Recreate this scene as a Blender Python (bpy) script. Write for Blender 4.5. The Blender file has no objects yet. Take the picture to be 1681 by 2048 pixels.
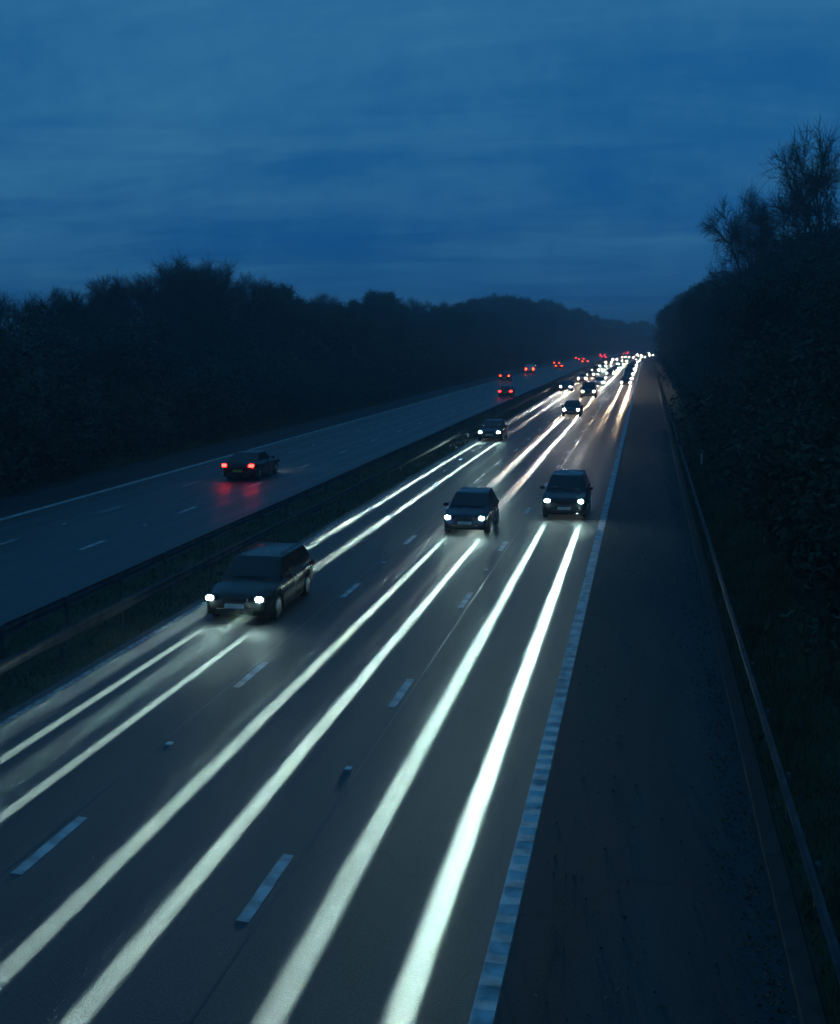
import bpy, bmesh, math, random
import numpy as np
from mathutils import Vector, Matrix

random.seed(7)
R = math.radians
scene = bpy.context.scene
COL = scene.collection

# ------------------------------------------------------------------ camera
F_PX, YAW, PITCH, ROLL, CAM_H = 2384.94, -0.186512, 0.081956, 0.000872, 7.379
W_PX, H_PX, CX, CY = 1681.0, 2048.0, 843.0, 873.0
fw = Vector((math.sin(YAW) * math.cos(PITCH), math.cos(YAW) * math.cos(PITCH), -math.sin(PITCH)))
rt = Vector((math.cos(YAW), -math.sin(YAW), 0))
up = rt.cross(fw)
c_, s_ = math.cos(ROLL), math.sin(ROLL)
rt, up = rt * c_ + up * s_, up * c_ - rt * s_
cam_data = bpy.data.cameras.new("camera")
cam = bpy.data.objects.new("camera", cam_data)
COL.objects.link(cam)
cam.matrix_world = Matrix(((rt.x, up.x, -fw.x, 0), (rt.y, up.y, -fw.y, 0), (rt.z, up.z, -fw.z, CAM_H), (0, 0, 0, 1)))
cam_data.sensor_fit = 'HORIZONTAL'
cam_data.sensor_width = 91.0                     # large instant film gate
cam_data.lens = F_PX / W_PX * 91.0
cam_data.shift_x = (W_PX / 2 - CX) / W_PX
cam_data.shift_y = (CY - H_PX / 2) / W_PX
cam_data.clip_start, cam_data.clip_end = 0.1, 6000
cam_data.dof.use_dof = True
cam_data.dof.focus_distance = 17.0
cam_data.dof.aperture_fstop = 7.5
scene.camera = cam

# ------------------------------------------------------------------ sky, dusk
SUN_EL, SUN_AZ = R(2.0), R(200.0)
world = bpy.data.worlds.new("World")
scene.world = world
world.use_nodes = True
nt = world.node_tree
nt.nodes.clear()
def wn(t, **k):
    n = nt.nodes.new(t)
    for a, b in k.items(): setattr(n, a, b)
    return n
L = nt.links.new
sky = wn('ShaderNodeTexSky', sky_type='NISHITA', sun_disc=False, sun_elevation=SUN_EL, sun_rotation=SUN_AZ,
         air_density=1.0, dust_density=0.6, ozone_density=5.0)
geo = wn('ShaderNodeTexCoord')
sep = wn('ShaderNodeSeparateXYZ'); L(geo.outputs['Generated'], sep.inputs[0])
zz = wn('ShaderNodeMath', operation='MAXIMUM'); L(sep.outputs['Z'], zz.inputs[0]); zz.inputs[1].default_value = 0.0
za = wn('ShaderNodeMath', operation='ADD'); L(zz.outputs[0], za.inputs[0]); za.inputs[1].default_value = 0.10
dx = wn('ShaderNodeMath', operation='DIVIDE'); L(sep.outputs['X'], dx.inputs[0]); L(za.outputs[0], dx.inputs[1])
dy = wn('ShaderNodeMath', operation='DIVIDE'); L(sep.outputs['Y'], dy.inputs[0]); L(za.outputs[0], dy.inputs[1])
cmb = wn('ShaderNodeCombineXYZ'); L(dx.outputs[0], cmb.inputs[0]); L(dy.outputs[0], cmb.inputs[1])
mp = wn('ShaderNodeMapping'); L(cmb.outputs[0], mp.inputs[0])
mp.inputs['Rotation'].default_value = (0, 0, R(-8)); mp.inputs['Scale'].default_value = (0.55, 1.15, 1)
no = wn('ShaderNodeTexNoise'); L(mp.outputs[0], no.inputs['Vector'])
no.inputs['Scale'].default_value = 0.9; no.inputs['Detail'].default_value = 7; no.inputs['Roughness'].default_value = 0.62
no.inputs['Distortion'].default_value = 0.5
no2 = wn('ShaderNodeTexNoise'); L(geo.outputs['Generated'], no2.inputs['Vector'])
no2.inputs['Scale'].default_value = 2.2; no2.inputs['Detail'].default_value = 2
mul = wn('ShaderNodeMath', operation='MULTIPLY_ADD'); L(no2.outputs['Fac'], mul.inputs[0]); mul.inputs[1].default_value = 0.6; L(no.outputs['Fac'], mul.inputs[2])
no3 = wn('ShaderNodeTexNoise'); L(geo.outputs['Generated'], no3.inputs['Vector'])
no3.inputs['Scale'].default_value = 26.0; no3.inputs['Detail'].default_value = 6; no3.inputs['Roughness'].default_value = 0.7
mul2 = wn('ShaderNodeMath', operation='MULTIPLY_ADD'); L(no3.outputs['Fac'], mul2.inputs[0]); mul2.inputs[1].default_value = 0.30; L(mul.outputs[0], mul2.inputs[2])
ramp = wn('ShaderNodeMapRange', interpolation_type='SMOOTHSTEP')
ramp.inputs['From Min'].default_value = 0.62; ramp.inputs['From Max'].default_value = 1.30
L(mul2.outputs[0], ramp.inputs['Value'])
hz = wn('ShaderNodeMapRange', interpolation_type='SMOOTHSTEP')      # sky is deeper blue low down, paler higher
hz.inputs['From Min'].default_value = -0.03; hz.inputs['From Max'].default_value = 0.30
L(zz.outputs[0], hz.inputs['Value'])
base = wn('ShaderNodeMix', data_type='RGBA'); L(hz.outputs[0], base.inputs['Factor'])
base.inputs['A'].default_value = (0.0, 0.74, 2.75, 1); base.inputs['B'].default_value = (0.08, 1.08, 2.95, 1)
cl = wn('ShaderNodeMix', data_type='RGBA'); L(ramp.outputs[0], cl.inputs['Factor'])
L(base.outputs['Result'], cl.inputs['A']); cl.inputs['B'].default_value = (0.42, 1.95, 3.85, 1)
nm = wn('ShaderNodeMix', data_type='RGBA', blend_type='ADD'); nm.inputs['Factor'].default_value = 0.12
L(cl.outputs['Result'], nm.inputs['A']); L(sky.outputs[0], nm.inputs['B'])
bg = wn('ShaderNodeBackground'); bg.inputs['Strength'].default_value = 0.09
L(nm.outputs['Result'], bg.inputs['Color'])
wo = wn('ShaderNodeOutputWorld'); L(bg.outputs[0], wo.inputs['Surface'])

sun = bpy.data.lights.new("sun", 'SUN'); sun.energy = 0.01; sun.angle = R(25); sun.color = (1, 0.9, 0.8)
suno = bpy.data.objects.new("sun", sun); COL.objects.link(suno)
sd = Vector((math.sin(SUN_AZ) * math.cos(SUN_EL), math.cos(SUN_AZ) * math.cos(SUN_EL), math.sin(SUN_EL)))
suno.rotation_euler = (sd).to_track_quat('Z', 'Y').to_euler()

vs = scene.view_settings
vs.view_transform = 'Standard'; vs.look = 'None'; vs.gamma = 1.0; vs.use_curve_mapping = False; vs.exposure = 0.0
scene.cycles.use_denoising = True
scene.cycles.max_bounces = 5
scene.cycles.sample_clamp_indirect = 3.0
scene.cycles.volume_bounces = 0
scene.cycles.caustics_reflective = False
scene.cycles.caustics_refractive = False

# ------------------------------------------------------------------ helpers
def bend(Y):
    """sideways shift of the road axis: straight, then a long right-hand bend"""
    if Y < 350: return 0.0
    if Y < 950: return (Y - 350) ** 2 / 4400.0
    return 600 ** 2 / 4400.0 + (Y - 950) * 600 / 2200.0
def heading(Y):
    return 0.0 if Y < 350 else math.atan(min(Y - 350, 600) / 2200.0)
def onroad(x, Y):
    a = heading(Y)
    return (bend(Y) + x * math.cos(a), Y - x * math.sin(a))

def mat(name, color, rough=0.7, metal=0.0, spec=0.5, emit=None, estr=0.0, coat=0.0):
    m = bpy.data.materials.new(name); m.use_nodes = True
    b = m.node_tree.nodes['Principled BSDF']
    b.inputs['Base Color'].default_value = (*color, 1)
    b.inputs['Roughness'].default_value = rough
    b.inputs['Metallic'].default_value = metal
    b.inputs['Specular IOR Level'].default_value = spec
    b.inputs['Coat Weight'].default_value = coat
    if emit:
        b.inputs['Emission Color'].default_value = (*emit, 1)
        b.inputs['Emission Strength'].default_value = estr
    return m

def noise_mat(name, c1, c2, scale=3.0, rough=0.8, spec=0.3, bump=0.0, bscale=40.0, coord='Object', metal=0.0, detail=6, contrast=(0.3, 0.7), rough2=None):
    m = mat(name, c1, rough, metal, spec)
    t = m.node_tree; b = t.nodes['Principled BSDF']
    tc = t.nodes.new('ShaderNodeTexCoord')
    n = t.nodes.new('ShaderNodeTexNoise'); n.inputs['Scale'].default_value = scale; n.inputs['Detail'].default_value = detail
    t.links.new(tc.outputs[coord], n.inputs['Vector'])
    r = t.nodes.new('ShaderNodeMapRange'); r.inputs['From Min'].default_value = contrast[0]; r.inputs['From Max'].default_value = contrast[1]
    t.links.new(n.outputs['Fac'], r.inputs['Value'])
    x = t.nodes.new('ShaderNodeMix'); x.data_type = 'RGBA'
    x.inputs['A'].default_value = (*c1, 1); x.inputs['B'].default_value = (*c2, 1)
    t.links.new(r.outputs[0], x.inputs['Factor']); t.links.new(x.outputs['Result'], b.inputs['Base Color'])
    if rough2 is not None:
        q = t.nodes.new('ShaderNodeMapRange'); q.inputs['To Min'].default_value = rough; q.inputs['To Max'].default_value = rough2
        t.links.new(r.outputs[0], q.inputs['Value']); t.links.new(q.outputs[0], b.inputs['Roughness'])
    if bump:
        n2 = t.nodes.new('ShaderNodeTexNoise'); n2.inputs['Scale'].default_value = bscale; n2.inputs['Detail'].default_value = 4
        t.links.new(tc.outputs[coord], n2.inputs['Vector'])
        bp = t.nodes.new('ShaderNodeBump'); bp.inputs['Strength'].default_value = bump; bp.inputs['Distance'].default_value = 0.01
        t.links.new(n2.outputs['Fac'], bp.inputs['Height']); t.links.new(bp.outputs[0], b.inputs['Normal'])
    return m

def asphalt(name, lo, hi, rough_a, rough_b, tracks=None, crack=0.25):
    """asphalt in UV metres (u across, v along): aggregate, patches, tyre-polished wheel tracks, long tar joints"""
    m = mat(name, lo, rough_a, 0, 0.5)
    t = m.node_tree; b = t.nodes['Principled BSDF']; N = t.nodes.new; K = t.links.new
    uv = N('ShaderNodeUVMap')
    mp1 = N('ShaderNodeMapping'); mp1.inputs['Scale'].default_value = (1.2, 0.10, 1); K(uv.outputs[0], mp1.inputs[0])
    n1 = N('ShaderNodeTexNoise'); n1.inputs['Scale'].default_value = 1.0; n1.inputs['Detail'].default_value = 8; K(mp1.outputs[0], n1.inputs['Vector'])
    n2 = N('ShaderNodeTexNoise'); n2.inputs['Scale'].default_value = 28.0; n2.inputs['Detail'].default_value = 6; K(uv.outputs[0], n2.inputs['Vector'])
    n3 = N('ShaderNodeTexVoronoi'); n3.inputs['Scale'].default_value = 70.0; K(uv.outputs[0], n3.inputs['Vector'])
    a = N('ShaderNodeMath'); a.operation = 'MULTIPLY_ADD'; K(n2.outputs['Fac'], a.inputs[0]); a.inputs[1].default_value = 1.1; K(n1.outputs['Fac'], a.inputs[2])
    r = N('ShaderNodeMapRange'); r.inputs['From Min'].default_value = 0.80; r.inputs['From Max'].default_value = 1.30; K(a.outputs[0], r.inputs['Value'])
    x = N('ShaderNodeMix'); x.data_type = 'RGBA'; x.inputs['A'].default_value = (*lo, 1); x.inputs['B'].default_value = (*hi, 1)
    K(r.outputs[0], x.inputs['Factor'])
    col = x.outputs['Result']
    rr = N('ShaderNodeMapRange'); rr.inputs['To Min'].default_value = rough_a; rr.inputs['To Max'].default_value = rough_b; K(n1.outputs['Fac'], rr.inputs['Value'])
    rough = rr.outputs[0]
    if tracks:
        s = N('ShaderNodeSeparateXYZ'); K(uv.outputs[0], s.inputs[0])
        acc = None
        for cx in tracks:
            d = N('ShaderNodeMath'); d.operation = 'SUBTRACT'; K(s.outputs[0], d.inputs[0]); d.inputs[1].default_value = cx
            d2 = N('ShaderNodeMath'); d2.operation = 'ABSOLUTE'; K(d.outputs[0], d2.inputs[0])
            q = N('ShaderNodeMapRange'); q.interpolation_type = 'SMOOTHSTEP'
            q.inputs['From Min'].default_value = 0.42; q.inputs['From Max'].default_value = 0.08; K(d2.outputs[0], q.inputs['Value'])
            if acc is None: acc = q.outputs[0]
            else:
                ad = N('ShaderNodeMath'); ad.operation = 'MAXIMUM'; K(acc, ad.inputs[0]); K(q.outputs[0], ad.inputs[1]); acc = ad.outputs[0]
        dk = N('ShaderNodeMix'); dk.data_type = 'RGBA'; dk.blend_type = 'MULTIPLY'; dk.inputs['B'].default_value = (0.72, 0.72, 0.73, 1)
        K(acc, dk.inputs['Factor']); K(col, dk.inputs['A']); col = dk.outputs['Result']
        rs = N('ShaderNodeMath'); rs.operation = 'MULTIPLY_ADD'; K(acc, rs.inputs[0]); rs.inputs[1].default_value = -0.09; K(rough, rs.inputs[2]); rough = rs.outputs[0]
    mpc = N('ShaderNodeMapping'); mpc.inputs['Scale'].default_value = (0.55, 0.16, 1); K(uv.outputs[0], mpc.inputs[0])
    nw = N('ShaderNodeTexNoise'); nw.inputs['Scale'].default_value = 3.0; nw.inputs['Detail'].default_value = 5; K(mpc.outputs[0], nw.inputs['Vector'])
    mw = N('ShaderNodeMix'); mw.data_type = 'RGBA'; mw.inputs['Factor'].default_value = 0.18; K(mpc.outputs[0], mw.inputs['A']); K(nw.outputs['Color'], mw.inputs['B'])
    vc = N('ShaderNodeTexVoronoi'); vc.feature = 'DISTANCE_TO_EDGE'; vc.inputs['Scale'].default_value = 0.8; K(mw.outputs['Result'], vc.inputs['Vector'])
    cr = N('ShaderNodeMapRange'); cr.inputs['From Min'].default_value = 0.0; cr.inputs['From Max'].default_value = 0.012
    cr.inputs['To Min'].default_value = crack; cr.inputs['To Max'].default_value = 0.0; K(vc.outputs['Distance'], cr.inputs['Value'])
    ck = N('ShaderNodeMix'); ck.data_type = 'RGBA'; ck.inputs['B'].default_value = (0.006, 0.006, 0.006, 1); K(cr.outputs[0], ck.inputs['Factor']); K(col, ck.inputs['A']); col = ck.outputs['Result']
    K(col, b.inputs['Base Color']); K(rough, b.inputs['Roughness'])
    bp = N('ShaderNodeBump'); bp.inputs['Strength'].default_value = 0.35; bp.inputs['Distance'].default_value = 0.006
    K(n3.outputs['Distance'], bp.inputs['Height']); K(bp.outputs[0], b.inputs['Normal'])
    return m

LANE_C = [-3.25, -6.7, -10.35]
TR_R = [c + s for c in LANE_C for s in (-0.78, 0.78)]
LANE_CL = [-17.75, -21.1, -24.4]
TR_L = [c + s for c in LANE_CL for s in (-0.78, 0.78)]
M = {}
M['asphalt_r'] = asphalt('asphalt_right', (0.026, 0.028, 0.031), (0.062, 0.065, 0.070), 0.58, 0.74, TR_R)
M['asphalt_l'] = asphalt('asphalt_left', (0.028, 0.030, 0.034), (0.064, 0.067, 0.073), 0.48, 0.62, TR_L)
M['shoulder'] = asphalt('asphalt_shoulder', (0.010, 0.012, 0.013), (0.038, 0.041, 0.042), 0.82, 0.98, crack=0.45)
M['soil'] = noise_mat('verge_soil', (0.035, 0.038, 0.026), (0.075, 0.075, 0.05), 0.6, 0.95, 0.1, 0.6, 6.0)
M['paint'] = noise_mat('road_paint', (0.20, 0.20, 0.20), (0.55, 0.55, 0.54), 2.6, 0.65, 0.35, 0.3, 60.0, contrast=(0.33, 0.60))
M['paint_old'] = noise_mat('worn_paint', (0.14, 0.14, 0.14), (0.42, 0.42, 0.41), 6.0, 0.65, 0.3, 0.3, 60.0, contrast=(0.38, 0.62))
M['steel'] = noise_mat('galvanised_steel', (0.04, 0.045, 0.05), (0.10, 0.105, 0.11), 3.0, 0.85, 0.2, 0.2, 30, metal=0.1)
M['bark'] = noise_mat('bark', (0.05, 0.045, 0.038), (0.10, 0.09, 0.075), 5.0, 0.95, 0.1, 0.5, 20)
M['twig'] = noise_mat('twig', (0.04, 0.037, 0.032), (0.08, 0.07, 0.058), 1.0, 0.95, 0.1)
M['leaf'] = noise_mat('leaf', (0.030, 0.042, 0.024), (0.065, 0.08, 0.045), 0.8, 0.75, 0.2)
M['leaf2'] = noise_mat('bramble_leaf', (0.030, 0.040, 0.022), (0.065, 0.07, 0.042), 0.9, 0.8, 0.2)
M['grass'] = noise_mat('grass', (0.04, 0.055, 0.022), (0.11, 0.12, 0.06), 0.7, 0.85, 0.15)
M['rubber'] = noise_mat('tyre_rubber', (0.012, 0.012, 0.012), (0.022, 0.022, 0.022), 20, 0.85, 0.3)
M['rim'] = noise_mat('alloy', (0.30, 0.31, 0.32), (0.42, 0.43, 0.44), 8, 0.35, 0.5, metal=0.9)
M['glass'] = noise_mat('car_glass', (0.006, 0.007, 0.008), (0.012, 0.013, 0.014), 2, 0.04, 0.6, rough2=0.09)
M['black'] = noise_mat('black_plastic', (0.012, 0.012, 0.013), (0.022, 0.022, 0.023), 12, 0.6, 0.4)
M['plate_w'] = noise_mat('front_plate', (0.55, 0.55, 0.53), (0.65, 0.65, 0.63), 5, 0.4)
M['plate_y'] = noise_mat('rear_plate', (0.55, 0.42, 0.06), (0.62, 0.48, 0.08), 5, 0.4)
M['stud'] = noise_mat('stud_glass', (0.75, 0.78, 0.75), (0.85, 0.86, 0.84), 5, 0.1, 0.9)
M['post'] = noise_mat('post_plastic', (0.5, 0.5, 0.48), (0.65, 0.65, 0.62), 4, 0.5)
M['reflector'] = noise_mat('reflector', (0.02, 0.35, 0.33), (0.03, 0.5, 0.48), 9, 0.15, 0.8)
M['concrete'] = noise_mat('concrete', (0.025, 0.026, 0.024), (0.05, 0.05, 0.045), 3, 0.9, 0.2, 0.3, 30)

def paintmat(name, c, metal=0.3):
    return noise_mat('car_paint_' + name, c, tuple(v * 0.93 for v in c), 1.5, 0.25, 0.5, metal=metal, rough2=0.28)
PAINT = {n: paintmat(n, c) for n, c in {
    'silver': (0.30, 0.31, 0.32), 'charcoal': (0.018, 0.019, 0.021), 'navy': (0.008, 0.014, 0.035), 'grey': (0.09, 0.095, 0.10), 'black': (0.010, 0.010, 0.012), 'blue': (0.02, 0.05, 0.14),
    'red': (0.20, 0.015, 0.015), 'white': (0.60, 0.60, 0.60), 'green': (0.02, 0.07, 0.05)}.items()}

def lens(name, c, s):
    m = bpy.data.materials.new(name); m.use_nodes = True
    t = m.node_tree; b = t.nodes['Principled BSDF']
    b.inputs['Base Color'].default_value = (*[min(1, v) * .6 for v in c], 1); b.inputs['Roughness'].default_value = 0.1
    tc = t.nodes.new('ShaderNodeTexCoord'); n = t.nodes.new('ShaderNodeTexVoronoi'); n.inputs['Scale'].default_value = 22
    t.links.new(tc.outputs['Object'], n.inputs['Vector'])
    r = t.nodes.new('ShaderNodeMapRange'); r.inputs['To Min'].default_value = s * 1.2; r.inputs['To Max'].default_value = s * 0.6
    t.links.new(n.outputs['Distance'], r.inputs['Value'])
    b.inputs['Emission Color'].default_value = (*c, 1); t.links.new(r.outputs[0], b.inputs['Emission Strength'])
    return m
COOL, NEUT, WARM = (0.66, 1.0, 0.92), (1.0, 0.97, 0.88), (1.0, 0.76, 0.48)
HL = {'cool': lens('headlamp_cool', COOL, 220), 'neutral': lens('headlamp_neutral', NEUT, 220), 'warm': lens('headlamp_warm', WARM, 220)}
TL = {'red': lens('tail_red', (1.0, 0.011, 0.008), 48), 'orange': lens('tail_orange', (1.0, 0.035, 0.004), 40)}
OFF_RED = noise_mat('unlit_tail', (0.15, 0.01, 0.01), (0.2, 0.015, 0.015), 5, 0.2)

def mesh_obj(name, verts, faces, m, parent=None, smooth=False, loc=None, kind=None):
    me = bpy.data.meshes.new(name); me.from_pydata(verts, [], faces); me.materials.append(m)
    if smooth: me.polygons.foreach_set('use_smooth', [True] * len(me.polygons))
    me.update()
    o = bpy.data.objects.new(name, me); COL.objects.link(o)
    if parent is not None: o.parent = parent
    if loc is not None: o.location = loc
    if kind: o['kind'] = kind
    return o
def bm_obj(name, bm, m, parent=None, smooth=False, loc=None):
    me = bpy.data.meshes.new(name); bm.to_mesh(me); bm.free(); me.materials.append(m)
    if smooth: me.polygons.foreach_set('use_smooth', [True] * len(me.polygons))
    o = bpy.data.objects.new(name, me); COL.objects.link(o)
    if parent is not None: o.parent = parent
    if loc is not None: o.location = loc
    return o
def box_bm(cx, cy, cz, sx, sy, sz, bev=0.0, seg=2):
    bm = bmesh.new(); bmesh.ops.create_cube(bm, size=1)
    for v in bm.verts: v.co = Vector((v.co.x * sx + cx, v.co.y * sy + cy, v.co.z * sz + cz))
    if bev: bmesh.ops.bevel(bm, geom=bm.edges[:], offset=bev, segments=seg, affect='EDGES', profile=0.5)
    return bm
def tag(o, label=None, cat=None, group=None, kind=None):
    if label: o['label'] = label
    if cat: o['category'] = cat
    if group: o['group'] = group
    if kind: o['kind'] = kind
    return o
def empty(name, loc=(0, 0, 0), rz=0.0):
    o = bpy.data.objects.new(name, None); COL.objects.link(o); o.location = loc; o.rotation_euler = (0, 0, rz)
    o.empty_display_size = 0.3
    return o
def copy_tree(o, parent=None):
    c = o.copy(); COL.objects.link(c)
    if parent is not None: c.parent = parent
    for ch in list(o.children):
        if ch.type != 'LIGHT': copy_tree(ch, c)
    return c

# ------------------------------------------------------------------ ground and roads
def strip(name, xs, zs, m, y0=-40.0, y1=1500.0, parent=None, kind=None, step=10.0, smooth=False):
    """a sheet that follows the road: columns at xs (heights zs), rows along Y; UV in metres"""
    rows = []; y = y0
    while y < y1: rows.append(y); y += step
    rows.append(y1)
    v = []; f = []; n = len(xs); uvs = []
    for Y in rows:
        for x, z in zip(xs, zs):
            a, b = onroad(x, Y); v.append((a, b, z)); uvs.append((x, Y))
    for i in range(len(rows) - 1):
        for j in range(n - 1):
            a = i * n + j; f.append((a, a + 1, a + n + 1, a + n))
    o = mesh_obj(name, v, f, m, parent, smooth)
    uvl = o.data.uv_layers.new(name='UVMap')
    lv = np.empty(len(o.data.loops), dtype=np.int32); o.data.loops.foreach_get('vertex_index', lv)
    uvl.data.foreach_set('uv', np.array(uvs, dtype=np.float32)[lv].ravel())
    if kind: o['kind'] = kind
    return o

def interp_z(x):
    return -0.01 * (x + 1.5) / 1.7 if x < 0.2 else -0.01 - 0.02 * (x - 0.2) / 1.55
def ground_z(x, Y=0.0):
    """verge and cutting profile; x measured from the road axis under the camera"""
    if -30.0 < x < 2.5: return -0.06
    if x <= -30.0:
        d = -30.0 - x
        return -0.06 + min(d, 12) * 0.16 + max(0, min(d - 12, 40)) * 0.03 + 0.25 * math.sin(Y * 0.05 + x * 0.13) * min(1, d / 4)
    d = x - 2.5
    return -0.06 + min(d, 12) * 0.19 + max(0, min(d - 12, 40)) * 0.03 + 0.25 * math.sin(Y * 0.045 + x * 0.2) * min(1, d / 4)

xs = [-1600, -900, -500, -300, -180, -110, -82, -70, -60, -50, -46, -42, -39, -36, -34, -32, -31, -30, -20, -12, -5, 2.5, 3.5, 5, 7, 9, 11, 13, 14.5, 18, 24, 35, 55, 90, 150, 300, 600, 1600]
ys = [-400, -200, -100] + [-60 + 8 * i for i in range(125)] + [1000, 1100, 1250, 1500, 2000, 3000]
v = []; f = []
for Y in ys:
    for x in xs:
        Yc = min(Y, 1400)
        a, b = (onroad(x, Yc) if abs(x) < 200 else (x + bend(Yc), Y))
        if Y > 1400: b = Y
        v.append((a, b, ground_z(x, Y)))
n = len(xs)
for i in range(len(ys) - 1):
    for j in range(n - 1):
        a = i * n + j; f.append((a, a + 1, a + n + 1, a + n))
ground = mesh_obj('ground', v, f, M['soil'], None, True, kind='structure')

road_r = strip('road', [-12.35, -10.5, -8.45, -6.7, -4.93, -3.2, -1.50], [0.0] * 7, M['asphalt_r'], kind='structure')
road_l = strip('road', [-26.05, -24.3, -22.7, -21.0, -19.4, -17.7, -15.9], [0.0] * 7, M['asphalt_l'], kind='structure')
sh_r = strip('hard_shoulder', [-1.50, 0.2, 1.75], [0.0, -0.01, -0.03], M['shoulder'], kind='structure')
sh_l = strip('hard_shoulder', [-29.4, -27.7, -26.05], [-0.03, -0.01, 0.0], M['shoulder'], kind='structure')
# kerb channel blocks between shoulder and grass
strip('verge_edging', [1.75, 1.78, 2.02, 2.06], [-0.03, 0.02, 0.02, -0.06], M['concrete'], kind='structure')
strip('verge_edging', [-29.72, -29.68, -29.44, -29.4], [-0.06, 0.02, 0.02, -0.03], M['concrete'], kind='structure')

# edge lines (solid, raised ribs) and lane dashes: parts of their carriageway
Z1 = 0.004
for x, w, rd, m_ in ((-1.65, 0.26, road_r, M['paint']), (-12.05, 0.14, road_r, M['paint_old']), (-25.8, 0.24, road_l, M['paint']), (-16.15, 0.14, road_l, M['paint_old'])):
    strip('edge_line', [x - w / 2, x + w / 2], [Z1, Z1], m_, 0, 900, rd)
# tar seams between the paving lanes
M['tar'] = noise_mat('tar', (0.006, 0.006, 0.006), (0.014, 0.014, 0.014), 4, 0.35, 0.5)
for x, w, rd in ((-4.74, .035, road_r), (-8.62, .03, road_r), (-19.6, .04, road_l), (-22.5, .04, road_l), (-17.1, .02, road_l)):
    strip('tar_seam', [x - w / 2, x + w / 2], [0.0025, 0.0025], M['tar'], 0, 400, rd)
# transverse ribs on the two shoulder-side lines
for x, w, rd in ((-1.65, 0.26, road_r), (-25.8, 0.24, road_l)):
    v = []; f = []
    Y = 6.0
    while Y < 240:
        b0 = len(v); hw, hl, h = w / 2 - 0.012, 0.03, 0.0105
        for z, s in ((Z1 + 0.001, 1), (h, 0.75)):
            for sx, sy in ((-1, -1), (1, -1), (1, 1), (-1, 1)): v.append((x + sx * hw, Y + sy * hl * s, z))
        f += [(b0 + 4, b0 + 5, b0 + 6, b0 + 7)] + [(b0 + k, b0 + (k + 1) % 4, b0 + 4 + (k + 1) % 4, b0 + 4 + k) for k in range(4)]
        Y += 0.5
    mesh_obj('line_rib', v, f, M['paint'], rd, kind='stuff')
# dashes 2 m long every 9 m: worn outline cut from a grid, so ends and sides are a little ragged
def dash_mesh(seed, m_):
    rnd = random.Random(seed); v = []; ny = 10; hw, hl = 0.075, 1.0
    for i in range(ny + 1):
        y = -hl + 2 * hl * i / ny
        e = 0.006
        v += [(-hw + rnd.uniform(-e, e), y + rnd.uniform(-.02, .02), 0), (0, y, 0.002), (hw + rnd.uniform(-e, e), y + rnd.uniform(-.02, .02), 0)]
    f = []
    for i in range(ny):
        for j in range(2):
            a = i * 3 + j; f.append((a, a + 1, a + 4, a + 3))
    o = bpy.data.meshes.new('lane_dash'); o.from_pydata(v, [], f); o.materials.append(m_); return o
DM = [dash_mesh(k, M['paint']) for k in range(4)]
DO = [dash_mesh(k + 9, M['paint_old']) for k in range(4)]
def dashes(x, off, rd, meshes, y1=560):
    Y = off - 18; k = 0
    while Y < y1:
        a, b = onroad(x, Y)
        o = bpy.data.objects.new('lane_dash', meshes[k % 4]); COL.objects.link(o)
        o.parent = rd; o.location = (a, b, Z1); o.rotation_euler = (0, 0, -heading(Y)); o.scale = (1.15, 1, 1)
        Y += 9; k += 1
dashes(-4.93, 23.9, road_r, DM); dashes(-8.45, 24.6, road_r, DM)
dashes(-19.4, 39.3 - 18, road_l, DM); dashes(-22.7, 21.0, road_l, DO)
# road studs, every 18 m, midway between dashes
def stud(parent, x, Y, first=[]):
    a, b = onroad(x, Y)
    if not first:
        bm = box_bm(0, 0, 0.012, 0.12, 0.14, 0.026, 0.01, 1)
        st = bm_obj('road_stud', bm, M['post'])
        gl = bm_obj('stud_lens', box_bm(0, -0.083, 0.016, 0.09, 0.006, 0.018), M['stud'], st)
        first += [st]; s = st
    else:
        s = copy_tree(first[0])
    s.location = (a, b, 0.0); s.rotation_euler = (0, 0, -heading(Y))
    side = 'oncoming' if x > -12 else 'far'
    line = {-4.93: 'the oncoming lane line nearest the hard shoulder', -8.45: 'the oncoming lane line nearest the central barriers', -19.4: 'the far carriageway lane line nearest the barriers', -22.7: 'the far carriageway lane line nearest the trees'}[x]
    tag(s, 'small raised reflecting stud set in %s' % line, 'road stud', 'road studs along %s' % line)
for x, off in ((-4.93, 19.4), (-8.45, 20.0), (-19.4, 25.9), (-22.7, 25.6)):
    Y = off
    while Y < 320: stud(None, x, Y); Y += 18.0

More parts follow.
